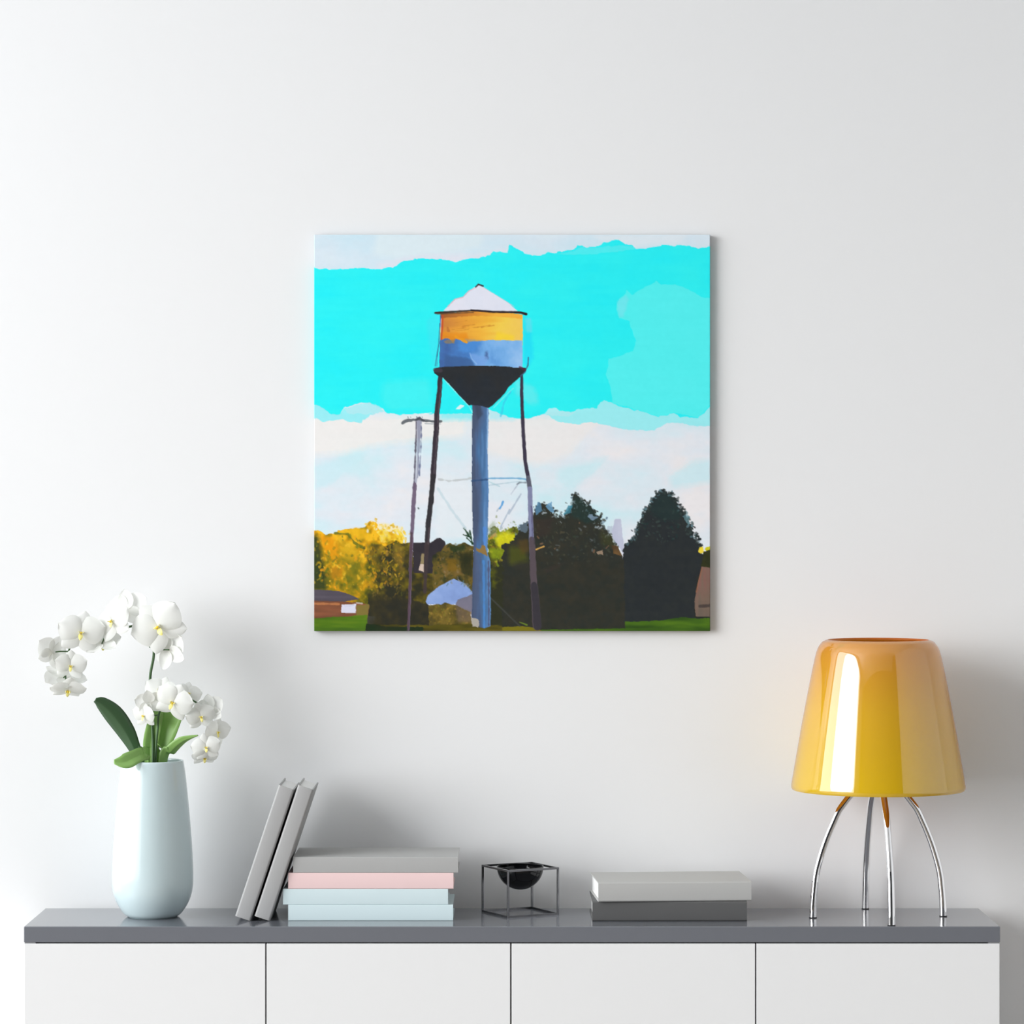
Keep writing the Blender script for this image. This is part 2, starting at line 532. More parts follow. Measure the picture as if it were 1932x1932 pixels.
    fill(TR((1860, 690), (1750, 680), (1640, 610), (1530, 570), (1380, 570), (1340, 530), (1290, 570), (1180, 620), (1120, 660), (1070, 610), (1060, 650), (1000, 700), (980, 760), (1000, 870), (1090, 890), (1130, 990), (1160, 1080), (1130, 1170), (1000, 1220), (905, 1240), (910, 1310), (880, 1380), (930, 1500), (940, 1640), (1200, 1715), (1360, 1765), (1500, 1735), (1720, 1775), (1860, 1640)), mix(.5 + n_big, (84, 244, 244), (92, 245, 246)), 1.8)
    soft(TR((985, 720), (1060, 660), (1090, 700), (1040, 860), (1000, 850)), (120, 236, 244), 3, .8)
    soft(TL((1130, 900), (1250, 820), (1250, 1320), (1190, 1300)), (75, 232, 246), 4, .5)
    soft(TR((130, 860), (190, 900), (230, 1200), (190, 1310), (130, 1300)), (40, 225, 250), 4, .8)
    soft(TR((140, 880), (200, 880), (215, 1000), (150, 1000)), (100, 230, 243), 3, .8)
    soft(TL((740, 1450), (1150, 1420), (1200, 1700), (800, 1720), (720, 1600)), (78, 244, 245), 8, .7)
    soft(TR((60, 1420), (230, 1500), (280, 1640), (200, 1660), (60, 1560)), (110, 240, 243), 5, .7)
    fill(TL((1400, 1700), (1440, 1660), (1480, 1670), (1440, 1700)), (225, 244, 245), 1.5)
    stroke(TL((1900, 1540), (1840, 1640), (1810, 1760)), 3.5, (70, 200, 235), .6, 1.5)
    stroke(TL((1100, 1745), (1180, 1735)), 2, (235, 244, 246), .8)

    # ---- far landscape
    fol = .5 + leafy * 1.5
    deep = np.clip((Y - 1015) / 130, 0, 1)
    yellow = mix(fol * .9 - deep * .55 + .46 + n_mid * .6, (62, 68, 38), (104, 100, 34), (150, 130, 34), (205, 150, 32), (246, 190, 44))
    soft(BL((600, 900), (720, 850), (900, 890), (940, 1000), (740, 1060)), (252, 232, 170), 3, .8)
    fill(BL((60, 930), (150, 910), (210, 950), (290, 950), (330, 920), (430, 900), (560, 895), (620, 840), (680, 850), (690, 900), (740, 930), (800, 930), (880, 950), (930, 1000), (930, 1700), (60, 1700)), yellow, 2.2, 2)
    soft(BL((330, 960), (440, 900), (600, 900), (640, 1000), (480, 1000), (380, 940)), (238, 186, 40), 3, .75)
    soft(BL((150, 950), (290, 980), (330, 1100), (320, 1200), (220, 1150)), (240, 160, 30), 4, .8)
    soft(BL((330, 980), (480, 1060), (540, 1160), (470, 1230), (360, 1180)), (205, 165, 40), 5, .7)
    soft(BL((250, 1260), (350, 1230), (370, 1330), (270, 1370)), (190, 130, 35), 4, .7)
    soft(BL((380, 1200), (560, 1180), (560, 1420), (400, 1440)), (120, 118, 36), 6, .6)
    soft(BL((60, 940), (150, 970), (200, 1250), (230, 1460), (60, 1460)), (54, 66, 42), 5, .9)
    stroke(BL((300, 945), (420, 955), (480, 1030), (560, 1080)), 4, (95, 105, 40), .8, 2)
    fill(BL((690, 930), (740, 890), (800, 930), (880, 910), (940, 980), (930, 1040), (820, 1010), (720, 1040)), mix(.5 + leafy2 * 2.4, (240, 225, 160), (250, 220, 70), (225, 170, 40)), 3.5, 2, .85)
    # shadowed bushes around the pole
    shrub_a = np.clip((X - 690 + (Y - 1100) * .12 + n_mid * 60) / 26, 0, 1)
    fill(BL((520, 1080), (650, 1040), (760, 1070), (850, 1020), (920, 1040), (1010, 1030), (1020, 1260), (1200, 1300), (1200, 1500), (1140, 1560), (1180, 1800), (590, 1790), (600, 1640), (540, 1450), (540, 1300)),
         mix(.46 + leafy * 1.6 - deep * .3 + n_mid * .5, (54, 54, 42), (80, 72, 38), (106, 96, 38), (146, 124, 42)), 3, 3, shrub_a)
    dabs(BL((108, 1000), (560, 960), (900, 1000), (920, 1400), (600, 1480), (108, 1450)), 300, [(232, 172, 36), (196, 160, 40), (136, 128, 42), (104, 108, 44), (244, 196, 60), (236, 160, 40), (116, 124, 44)], (1.5, 4.5), 7, (30, 150), (.3, .75))
    dabs(BL((560, 1060), (930, 1040), (930, 1560), (620, 1600)), 300, [(120, 104, 44), (96, 84, 40), (64, 62, 44), (150, 124, 52), (84, 88, 44), (176, 136, 60)], (1.2, 3.2), 6, (40, 140), (.3, .7))
    edge_dabs(BL((600, 900), (640, 850), (700, 880), (760, 900), (830, 910), (900, 930), (940, 1010)), 60, [(246, 220, 120), (248, 206, 70), (226, 180, 50), (235, 236, 225)], (1.5, 4), 5)

    fill(BL((600, 1500), (700, 1450), (1000, 1550), (1180, 1600), (1180, 1850), (590, 1790)), mix(.4 + leafy * 1.2, (50, 50, 44), (62, 58, 44)), 2.5, 3, np.clip((Y - 1112) / 24, 0, .9))
    soft(BL((840, 1050), (930, 1060), (920, 1280), (900, 1300), (830, 1160)), (165, 130, 50), 4, .5)
    # dark house
    fill(BL((1010, 1032), (1170, 1030), (1230, 990), (1260, 985), (1300, 1020), (1310, 1045), (1240, 1150), (1200, 1310), (1020, 1310)), mix(.5 + n_mid, (50, 48, 54), (68, 62, 66)), 1)
    fill(BL((1090, 1130), (1115, 1130), (1110, 1240), (1080, 1230)), (150, 135, 100), 1)
    fill(BL((1080, 1225), (1110, 1225), (1112, 1300), (1060, 1280)), (215, 195, 180), 1)
    fill(BL((1190, 1150), (1260, 1110), (1310, 1050), (1350, 1035), (1400, 1060), (1480, 1030), (1520, 1050), (1560, 1060), (1570, 1500), (1400, 1380), (1280, 1420), (1190, 1500)),
         mix(.5 + leafy * 1.6 + n_mid * .6, (52, 56, 42), (80, 74, 42), (106, 92, 46), (124, 100, 56)), 2, 1)
    dabs(BL((1210, 1160), (1340, 1050), (1550, 1050), (1550, 1440), (1380, 1380), (1210, 1480)), 220, [(110, 92, 46), (70, 76, 44), (130, 104, 46), (54, 62, 46), (140, 124, 90)], (1.3, 3.4), 5, (20, 160), (.3, .75))
    soft(BL((1330, 1060), (1480, 1050), (1500, 1100), (1360, 1110)), (44, 62, 40), 3, .8)
    soft(BL((1310, 1170), (1400, 1180), (1420, 1290), (1330, 1290)), (130, 100, 36), 3, .7)
    soft(BL((1430, 1130), (1550, 1120), (1550, 1350), (1450, 1300)), (50, 52, 36), 3, .8)
    for pt in ((1480, 900, 1540, 1000), (1470, 960, 1540, 980), (1530, 920, 1550, 1040), (1500, 990, 1560, 1040)):
        stroke(BL((pt[0], pt[1]), (pt[2], pt[3])), 2.4, (40, 66, 46), .9, 2)
    # foliage right of the column
    fill(BL((1690, 1010), (1720, 900), (1760, 880), (1800, 930), (1850, 940)) + BR((-30, 930), (30, 890), (70, 880), (110, 950), (170, 1000), (200, 1200), (200, 1800)) + BL((1700, 1800),),
         mix(.55 + leafy * 1.5 - np.clip((Y - 1012) / 70, 0, 1) * .75, (54, 56, 42), (86, 88, 36), (128, 140, 38), (176, 178, 50)), 3, 1.5)
    dabs(BL((1710, 960), (1884, 930), (2040, 1000), (2060, 1250), (1710, 1250)), 260, [(190, 186, 50), (130, 146, 40), (90, 100, 40), (226, 216, 60), (150, 120, 50), (100, 84, 44)], (1.3, 3.6), 5, (0, 180), (.35, .8))
    edge_dabs(BL((1700, 980), (1740, 880), (1790, 920), (1880, 960), (1930, 900), (1990, 880)), 70, [(150, 160, 120), (120, 140, 90), (176, 190, 190), (200, 190, 60)], (1, 2.6), 7, (.4, .8))
    soft(BL((1760, 990), (1860, 940), (1950, 960)) + BR((70, 1010), (40, 1070), (-20, 1080)) + BL((1780, 1070),), (222, 216, 40), 3.5, .85)
    soft(BL((1710, 1080), (1900, 1100), (1900, 1180), (1720, 1180)), (140, 160, 36), 4, .7)
    stroke(BL((1705, 1000), (1760, 950)), 4, (220, 150, 70), .7, 2)
    soft(BL((1690, 900), (1760, 830), (1780, 950), (1700, 980)), (150, 165, 130), 3, .5)
    # ---- left house, sign, lawn
    fill(BL((60, 1455), (330, 1470), (430, 1500), (525, 1545), (350, 1575), (60, 1560)), mix(.5 + streak_h, (82, 76, 86), (100, 94, 104)), .8)
    fill(BL((60, 1558), (350, 1565), (545, 1580), (615, 1600), (600, 1720), (60, 1730)), mix(.5 + streak_h * 1.5, (118, 78, 60), (150, 94, 68)), .8)
    stroke(BL((60, 1585), (340, 1590)), 3.5, (196, 130, 84), .8, 1.2)
    stroke(BL((500, 1580), (548, 1585)), 2.5, (215, 205, 195), .8)
    fill(BL((500, 1600), (612, 1595), (600, 1700), (495, 1700)), (132, 116, 62), 1.5)
    fill(BL((362, 1595), (495, 1588), (490, 1672), (358, 1668)), (222, 222, 240), .8)
    stroke(BL((390, 1612), (470, 1602)), 1.2, (180, 184, 205), .7)
    fill(BL((60, 1722), (420, 1700), (600, 1690), (595, 1790), (640, 1860), (60, 1860)), mix(.5 + streak_h * 1.6 - np.clip((Y - 1180) / 20, -.3, .3), (72, 104, 40), (86, 122, 36), (112, 140, 40)), 1)
    # ---- pale house
    fill(BL((1385, 1362), (1460, 1390), (1560, 1480), (1560, 1520), (1400, 1592), (1140, 1592), (1128, 1570), (1150, 1510), (1230, 1440), (1310, 1400)), mix(.5 + n_mid * 1.1, (126, 150, 204), (140, 166, 220), (158, 182, 230)), 1.2)
    fill(BL((1420, 1550), (1560, 1500), (1560, 1690), (1480, 1650), (1400, 1600)), mix(.5 + n_mid, (112, 110, 128), (134, 130, 146)), 1.2)
    for k in range(16):
        a = rng.rand()
        x, y = 1310 + a * 240, 1350 + abs(a - .4) * 180 + rng.rand() * 30
        stroke(BL((x, y), (x + rng.randn() * 14, y - 18 - rng.rand() * 24)), 1.6, (150, 150, 150) if k % 2 else (96, 130, 150), .7, 1)
    fill(BL((1150, 1605), (1260, 1590), (1320, 1575), (1420, 1610), (1530, 1660), (1560, 1790), (1160, 1790)), mix(.45 + leafy * 1.8, (76, 70, 44), (104, 90, 44), (136, 114, 54)), 2)
    dabs(BL((1160, 1600), (1330, 1590), (1550, 1680), (1550, 1780), (1170, 1780)), 110, [(150, 124, 50), (96, 84, 42), (120, 116, 48), (180, 140, 70)], (1.2, 2.8), 4, (30, 150), (.35, .8))
    soft(BL((1400, 1600), (1540, 1660), (1550, 1760), (1420, 1750)), (128, 108, 92), 3, .6)
    fill(BL((590, 1775), (1160, 1780), (1560, 1770), (1960, 1790), (1960, 1860), (590, 1860)), mix(.5 + streak_h * 1.8, (56, 54, 34), (84, 78, 34), (112, 100, 36)), 1.5)
    fill(BL((585, 1770), (740, 1790), (1100, 1800), (1100, 1860), (570, 1860)), mix(.5 + n_mid, (36, 56, 36), (52, 52, 38)), 2, 1)

    # ---- dark conifers
    fill(BR((-60, 1640), (1860, 1640), (1860, 1860), (-60, 1860)), (50, 52, 46), 1)
    fill(BR((1600, 1150), (1860, 1200), (1860, 1750), (1600, 1750)), (50, 52, 48), 1)
    edge_dabs(BR((70, 1010), (110, 890), (170, 845), (235, 795), (250, 700), (300, 680), (380, 705), (420, 795), (520, 785), (580, 695), (598, 600), (640, 625), (690, 655), (780, 770), (850, 800), (850, 900), (930, 980), (1000, 1090)), 220, [(60, 64, 58), (50, 56, 56), (56, 62, 56), (80, 84, 80), (104, 128, 150)], (2, 4.5), 3)
    fill(BR((-60, 1060), (60, 1000), (80, 960), (110, 880), (170, 840), (235, 790), (250, 690), (300, 675), (380, 700), (420, 790), (440, 805), (520, 780), (580, 690), (595, 590), (640, 620), (650, 670), (690, 650), (720, 700), (760, 720), (780, 770), (850, 800), (840, 850), (850, 900), (900, 930), (930, 980), (960, 1050), (1000, 1090), (1040, 1160), (1080, 1810), (250, 1815), (-60, 1790), (-60, 1240)),
         mix(.5 + leafy * .7 + n_mid * .4, (46, 52, 50), (54, 55, 49), (62, 59, 49)), 4.6, 1.5)
    edge_dabs(BR((240, 800), (330, 720), (420, 800), (520, 800), (590, 660), (650, 690), (720, 760), (800, 840), (850, 930), (920, 1000)), 90, [(205, 220, 230), (190, 208, 222), (110, 130, 140), (60, 70, 62)], (1, 2.4), 5, (.4, .8))
    dabs(BR((240, 860), (600, 700), (840, 860), (960, 1060), (960, 1200), (240, 1240)), 260, [(68, 72, 60), (58, 60, 50), (84, 82, 66), (48, 54, 52), (70, 78, 74)], (1.4, 3.4), 5, (0, 180), (.3, .7))
    soft(BR((590, 610), (650, 620), (760, 740), (840, 830), (700, 860), (560, 780)), (40, 62, 60), 4, .6)
    fill(BR((245, 790), (240, 710), (260, 670), (290, 680), (300, 730), (270, 770)), (92, 140, 176), 2.5, 0, .8)
    fill(BR((330, 700), (390, 655), (395, 710), (415, 760), (380, 750)), (110, 160, 196), 2, 0, .85)
    fill(BR((500, 785), (540, 690), (580, 690), (560, 760)), (70, 138, 160), 2, 0, .8)
    fill(BR((710, 800), (740, 780), (830, 800), (770, 830)), (140, 165, 190), 4, 0, .7)
    fill(BR((90, 880), (170, 840), (175, 940), (110, 930)), (130, 160, 190), 4, 0, .5)
    fill(BR((890, 900), (940, 880), (960, 960), (900, 960)), (150, 160, 180), 4, 0, .4)
    soft(BR((240, 820), (420, 800), (360, 960), (260, 1000)), (62, 54, 50), 5, .6)
    soft(BR((820, 930), (930, 960), (980, 1080), (850, 1060)), (70, 72, 44), 5, .6)
    soft(BR((0, 1060), (140, 1080), (180, 1200), (0, 1230)), (88, 92, 36), 6, .7)
    soft(BR((80, 1010), (170, 1000), (190, 1120), (110, 1130)), (92, 74, 42), 4, .7)
    for k in range(26):
        x, y = 240 + rng.rand() * 700, 800 + rng.rand() * 320
        stroke(BR((x, y), (x + rng.randn() * 12, y + rng.randn() * 12)), 2.2, [(90, 84, 66), (110, 118, 120), (60, 76, 60), (150, 110, 84)][k % 4], .6, 1.5)
    stroke(BR((245, 1095), (320, 1065)), 2.2, (235, 180, 96), .9)
    soft(BR((330, 1270), (520, 1200), (500, 1220), (340, 1320)), (66, 58, 54), 3, .5)
    # obelisk
    fill(BR((960, 825), (975, 815), (1020, 818), (1028, 900), (1040, 1000), (1055, 1090), (1040, 1135), (1000, 1060), (945, 990), (935, 930), (950, 880)), mix(.5 + n_mid, (182, 186, 210), (200, 204, 222)), .8)
    fill(BR((1050, 1050), (1115, 1045), (1110, 1080), (1060, 1085)), (196, 160, 165), 1.5)
    fill(BR((1040, 1140), (1070, 1090), (1095, 1150), (1050, 1165)), (190, 200, 196), 1.5)
    fill(BR((800, 1110), (850, 1095), (860, 1140), (810, 1140)), (150, 130, 110), 2)
    fill(BR((940, 1050), (1000, 1070), (1030, 1150), (950, 1130)), mix(.5 + leafy2 * 2, (74, 60, 44), (120, 92, 60)), 2)
    # right conifer
    fill(BR((1425, 548), (1470, 580), (1478, 615), (1540, 660), (1550, 710), (1590, 750), (1600, 800), (1650, 850), (1670, 930), (1700, 990), (1755, 1060), (1740, 1100), (1770, 1150), (1860, 1130), (1860, 1300), (1760, 1260), (1720, 1350), (1690, 1550), (1690, 1720), (1560, 1710), (1400, 1745), (1060, 1755), (1040, 1160), (1060, 1040), (1150, 980), (1160, 900), (1200, 850), (1200, 790), (1240, 750), (1280, 680), (1330, 600), (1370, 560)),
         mix(.5 + leafy * .6, (44, 48, 52), (48, 52, 54), (53, 57, 55)), 4.4, .8)
    edge_dabs(BR((1060, 1050), (1150, 990), (1165, 900), (1205, 850), (1240, 755), (1285, 680), (1340, 600), (1425, 555), (1475, 590), (1545, 670), (1590, 760), (1650, 860), (1675, 940), (1705, 1000), (1755, 1060)), 260, [(44, 50, 52), (52, 60, 58), (60, 72, 70), (46, 52, 52), (100, 130, 140)], (2, 4.6), 2.6)
    dabs(BR((1180, 950), (1300, 700), (1420, 580), (1560, 740), (1660, 960), (1400, 1050)), 220, [(42, 62, 62), (56, 66, 62), (44, 50, 54), (66, 80, 76)], (1.4, 3.4), 5, (0, 180), (.3, .7))
    soft(BR((1380, 580), (1460, 590), (1560, 740), (1560, 840), (1350, 820), (1280, 720)), (42, 62, 60), 5, .5)
    fill(BR((1580, 800), (1620, 770), (1660, 850), (1640, 870)), (120, 165, 176), 3.5, 0, .55)
    fill(BR((1725, 1125), (1735, 1080), (1770, 1070), (1770, 1120)), (240, 215, 70), 2)
    fill(BR((1785, 1090), (1800, 1070), (1860, 1060), (1860, 1100), (1800, 1110)), (206, 200, 40), 2)
    fill(BR((1770, 1110), (1860, 1090), (1860, 1280), (1750, 1250)), mix(.5 + leafy, (44, 48, 36), (64, 66, 38)), 2)
    # right barn
    fill(BR((1755, 1250), (1860, 1265), (1860, 1710), (1700, 1700), (1688, 1570), (1715, 1420)), mix(.5 + streak_v * 1.2 - np.clip((Y - 1130) / 90, -.4, .3), (112, 100, 90), (124, 104, 92), (134, 100, 92)), 1)
    stroke(BR((1757, 1262), (1705, 1480)), 2.4, (156, 106, 80), .7)
    stroke(BR((1740, 1610), (1860, 1602)), 6, (70, 62, 60), .8)
    fill(BR((1060, 1748), (1250, 1745), (1400, 1738), (1500, 1718), (1570, 1708), (1720, 1722), (1860, 1718), (1860, 1860), (250, 1860), (300, 1822), (1060, 1812)), mix(.5 + streak_h * 1.8, (54, 80, 36), (68, 102, 36), (84, 118, 36)), 1)
    fill(BR((-60, 1800), (120, 1790), (260, 1810), (340, 1860), (-60, 1860)), (124, 116, 36), 1)
    stroke(BL((1725, 1540), (1930, 1740)) + BR((100, 1790),), 3, (72, 74, 70), .8)
    stroke(BR((100, 1755), (165, 1780)), 2.4, (120, 150, 50), .8)

    # ---- utility pole
    stroke(TL((1065, 1800), (1062, 1930)) + BL((1050, 250), (1030, 500)), 10.5, (128, 132, 158), .75, 2.5, 8, vary=np.clip(.7 + streak_v * 2.5, 0, 1))
    stroke(TL((1040, 1815), (1040, 1930)) + BL((1035, 200), (1020, 550)), 2.2, (86, 80, 96), .9, 1)
    stroke(TL((1088, 1830), (1090, 1930)) + BL((1085, 160), (1070, 420)), 1.6, (96, 104, 140), .8, 1.2)
    stroke(BL((1028, 500), (1005, 900), (990, 1200), (985, 1500), (968, 1835)), 7.6, (112, 96, 118), .95, 1, 4.6)
    stroke(BL((998, 950), (985, 1400), (966, 1835)), 5, (88, 70, 78), .8, 1, 3)
    stroke(TL((915, 1822), (970, 1800), (1065, 1795), (1190, 1812), (1262, 1815)), 4.6, (92, 98, 104), .9, 2)
    stroke(TL((1040, 1800), (1075, 1780), (1110, 1805)), 4, (70, 72, 82), .8, 1.5)
    stroke(TL((1120, 1832), (1265, 1835)), 1.6, (130, 140, 150), .7)
    for u in (965, 990, 1045, 1095):
        stroke(TL((u, 1770), (u + 3, 1778)), 1.8, (110, 130, 140), .8)

    # ---- braces
    stroke(BL((1250, 455), (1350, 470), (1540, 448)), 3.2, (196, 202, 204), .9, 2)
    stroke(BL((1690, 447), (1930, 445)) + BR((80, 446), (155, 455)), 3, (120, 176, 214), .95, .8)
    stroke(BL((1700, 475), (1800, 520)), 2, (165, 205, 214), .6)
    stroke(BL((1700, 510), (1930, 480)) + BR((80, 478), (160, 475)), 1.6, (176, 202, 214), .8)
    stroke(BL((1240, 540), (1360, 730), (1490, 900)), 4.4, (202, 220, 228), .8, 1.2)
    stroke(BR((110, 590), (0, 770)) + BL((1890, 730), (1810, 890)), 2.8, (178, 192, 208), .9)
    stroke(BR((75, 500), (100, 484), (155, 486)), 2.4, (110, 120, 130), .8)
    stroke(BR((80, 505), (20, 590)), 1.8, (170, 180, 196), .7)
    stroke(BL((1832, 655), (1820, 690), (1800, 720)), 3.4, (90, 160, 220), .9, 1)
    stroke(BL((1790, 720), (1775, 745)), 2.4, (170, 180, 190), .7)
    stroke(BL((1060, 715), (1064, 722)), 2.4, (80, 96, 96), .9)
    # ---- legs
    stroke(TL((1262, 1400), (1250, 1560), (1228, 1750), (1224, 1930)) + BL((1222, 20), (1195, 430)), 8.8, (62, 56, 64), 1, .8, 10.4)
    stroke(BL((1195, 430), (1175, 660), (1150, 860), (1140, 1040)), 9.4, (58, 56, 60), 1, .8, 9.4)
    stroke(BL((1140, 1040), (1130, 1200), (1120, 1480)), 9.4, (72, 62, 64), .9, 1.2, 6)
    stroke(TL((1270, 1440), (1256, 1600), (1240, 1800)) + BL((1225, 120), (1205, 400)), 2, (108, 96, 104), .5, 1.5)
    stroke(BL((1160, 900), (1150, 1040)), 3, (96, 80, 86), .6)
    stroke(TR((118, 1395), (116, 1560), (132, 1930)) + BR((150, 300), (178, 440)), 5.6, (66, 60, 76), 1, .6, 7.4)
    stroke(BR((178, 440), (190, 520), (195, 620)), 8.4, (96, 98, 112), 1, .8, 8.4)
    stroke(BR((192, 540), (198, 760), (208, 1000), (212, 1180)), 8.6, (132, 136, 168), 1, .9, 9.6)
    stroke(BR((212, 1000), (222, 1300), (240, 1540), (258, 1790)), 10, (92, 82, 88), 1, 1, 17)
    stroke(BR((232, 1420), (250, 1640), (262, 1790)), 12, (58, 56, 62), .85, 1, 16)
    stroke(BR((206, 700), (216, 1000)), 2.2, (84, 80, 112), .7, 1)
    stroke(BR((218, 760), (236, 1040)), 2, (70, 66, 70), .7, 1)

    # ---- column
    fill(TL((1552, 1655), (1702, 1655)) + BL((1694, 0), (1690, 200), (1700, 560), (1694, 850), (1690, 1120), (1716, 1200), (1720, 1700), (1714, 1790), (1660, 1812), (1615, 1800), (1600, 1740), (1545, 1712), (1552, 1500), (1562, 1100), (1548, 600), (1548, 0)),
         mix(.5 + streak_v * 1.1 + (X - 906 - (Y - 765) * .008) / 26, (78, 90, 116), (82, 100, 134), (78, 116, 160), (98, 140, 190)), .7)
    soft(TL((1570, 1660), (1630, 1660), (1640, 1760), (1600, 1800)), (64, 72, 90), 2.5, .7)
    soft(TL((1660, 1660), (1700, 1660), (1690, 1930), (1640, 1930)), (78, 112, 156), 2, .6)
    stroke(TL((1690, 1690), (1690, 1930)) + BL((1686, 180),), 2, (150, 190, 232), .7, 1)
    stroke(BL((1660, 900), (1665, 1100)), 6, (88, 144, 224), .7, 2)
    stroke(BL((1655, 1200), (1660, 1800)), 4, (82, 140, 206), .85, 1.2)
    stroke(BL((1600, 1150), (1580, 1700)), 9, (84, 98, 128), .6, 1.5)
    stroke(BL((1700, 1200), (1702, 1780)), 3, (86, 84, 110), .8, 1.2)
    fill(BL((1580, 1075), (1620, 1090), (1640, 1050), (1670, 1060), (1692, 1160), (1640, 1130), (1590, 1105)), (146, 118, 70), 1.2)
    stroke(BL((1545, 470), (1692, 455)), 3.4, (54, 82, 122), .8, 1.4)
    fill(BL((1545, 1715), (1620, 1740), (1610, 1800), (1550, 1795)), (176, 170, 160), 2)

    # ---- tank
    fill(TL((1610, 568), (1650, 590), (1884, 736)) + TR((40, 775), (82, 808), (0, 812)) + TL((1560, 800), (1285, 808), (1395, 700), (1470, 682), (1530, 618)), mix(.5 + n_mid * .7, (222, 228, 243), (234, 232, 243)), .5)
    stroke(TL((1330, 765), (1395, 700), (1465, 682), (1520, 625), (1585, 595)), 1.6, (240, 180, 190), .8)
    stroke(TL((1650, 590), (1800, 682), (1930, 766)), 1.4, (240, 200, 210), .6)
    stroke(TL((1583, 588), (1607, 566), (1650, 580)), 3, (64, 48, 54), .95)
    tank = TL((1262, 830), (1560, 810), (1930, 822)) + TR((0, 826), (126, 840), (128, 1000), (122, 1330), (0, 1325)) + TL((1930, 1325), (1255, 1325), (1258, 1080))
    hx = (X - 831) / 156
    fill(tank, mix(hx + streak_h * .3, (206, 134, 66), (230, 158, 62), (242, 180, 66), (246, 208, 84), (244, 202, 96)), .5)
    fill(TL((1262, 830), (1560, 808), (1930, 822)) + TR((0, 826), (126, 840), (126, 880), (0, 868)) + TL((1930, 866), (1560, 850), (1262, 872)), mix(hx, (150, 90, 56), (206, 128, 52), (246, 178, 68), (246, 176, 66)), 1, 0, .9)
    soft(TL((1770, 1000), (1930, 1030), (1930, 1075), (1760, 1070)), (250, 214, 54), 3, .7)
    soft(TL((1270, 1000), (1500, 1010), (1520, 1080), (1270, 1080)), (236, 146, 36), 3, .7)
    for k in range(9):
        u, v = 1330 + rng.rand() * 330, 880 + rng.rand() * 120
        stroke(TL((u, v), (u + 70 + rng.rand() * 60, v - 12 - rng.rand() * 12)), .9, (190, 112, 44), .6, .6)
    stroke(TL((1325, 960), (1335, 985)), 4.6, (186, 112, 60), .7, 1.5)
    lowblue = TL((1255, 1075), (1300, 1055), (1340, 1060), (1375, 1095), (1400, 1060), (1450, 1075), (1500, 1100), (1550, 1085), (1720, 1072), (1930, 1075)) + TR((0, 1078), (126, 1076), (124, 1330), (0, 1330)) + TL((1930, 1330), (1252, 1330))
    fill(lowblue, mix(hx * .9 + n_mid * .55 + .05, (70, 104, 164), (78, 134, 204), (122, 178, 234), (160, 200, 242)), .8)
    soft(TL((1300, 1210), (1430, 1230), (1540, 1240), (1590, 1320), (1300, 1320)), (66, 98, 148), 2.5, .75)
    soft(TL((1670, 1180), (1690, 1180), (1705, 1245), (1665, 1255)), (80, 108, 160), 2, .9)
    soft(TL((1430, 1070), (1640, 1080), (1560, 1180), (1440, 1180)), (80, 146, 220), 4, .7)
    soft(TL((1520, 1190), (1700, 1230), (1660, 1310), (1590, 1300)), (126, 170, 232), 2, .7)
    stroke(TL((1530, 1190), (1545, 1240), (1590, 1290)), 2, (150, 190, 236), .7, 1)
    fill(TL((1290, 1080), (1330, 1070), (1400, 1060), (1390, 1100), (1310, 1100)), (150, 130, 96), 1.5, 0, .7)
    stroke(TL((1400, 1040), (1500, 1090)), 4, (240, 160, 40), .9, 1.5)
    stroke(TL((1283, 850), (1280, 960), (1268, 1065)), 3, (206, 84, 52), .9, .5)
    stroke(TL((1262, 850), (1264, 950)), 1.8, (60, 70, 180), .8, .5)
    stroke(TL((1256, 920), (1245, 1120), (1222, 1250), (1214, 1310)), 1.3, (58, 96, 132), .9, .3)
    stroke(TL((1240, 1150), (1228, 1310)), 1.2, (70, 120, 150), .8, .3)
    stroke(TL((1268, 880), (1262, 1000)), .9, (240, 220, 225), .8, .3)
    # eave
    stroke(TL((1216, 825), (1400, 812), (1560, 802)), 4.4, (66, 58, 54), 1, .4, 2.6)
    stroke(TL((1540, 800), (1740, 815), (1930, 818)) + TR((50, 818), (110, 822), (158, 836)), 3.4, (52, 42, 44), 1, .4, 5)
    stroke(TL((1230, 835), (1560, 820)), 2.2, (96, 74, 56), .7, .4)
    # cone
    fill(TL((1200, 1345), (1215, 1325), (1260, 1318), (1560, 1304), (1760, 1306), (1930, 1318)) + TR((20, 1320), (110, 1322), (160, 1325), (150, 1360), (125, 1395), (98, 1412), (0, 1500)) + TL((1845, 1560), (1730, 1672), (1700, 1690), (1640, 1672), (1550, 1662), (1520, 1668), (1283, 1412), (1245, 1400), (1205, 1372)), mix(.5 + n_mid * .6 + (1320 / 4.83 + 420 - Y) / 160, (46, 52, 60), (50, 52, 54), (54, 52, 52)), .6)
    stroke(TL((1215, 1345), (1262, 1350)), 8, (78, 68, 78), .7, .6)
    stroke(TL((1285, 1418), (1400, 1545), (1520, 1672), (1552, 1730)), 1.6, (176, 244, 244), .7)
    stroke(TR((178, 1230), (174, 1300), (150, 1360), (105, 1402)), 2.2, (70, 98, 130), .9, .5)
    stroke(TR((100, 1318), (150, 1345)), 4, (86, 50, 70), .8, .6)
    stroke(TL((1745, 1690), (1830, 1600), (1925, 1510)), 1.6, (160, 240, 243), .7)
    # brush grain
    C[:] += (n_fine * 3 + streak_h * 3)[..., None]
    C = np.clip(C, 0, 255).reshape(NX, 2, NX, 2, 3).mean(axis=(1, 3)) / 255
    L = np.where(C <= .04045, C / 12.92, ((C + .055) / 1.055) ** 2.4)
    return L

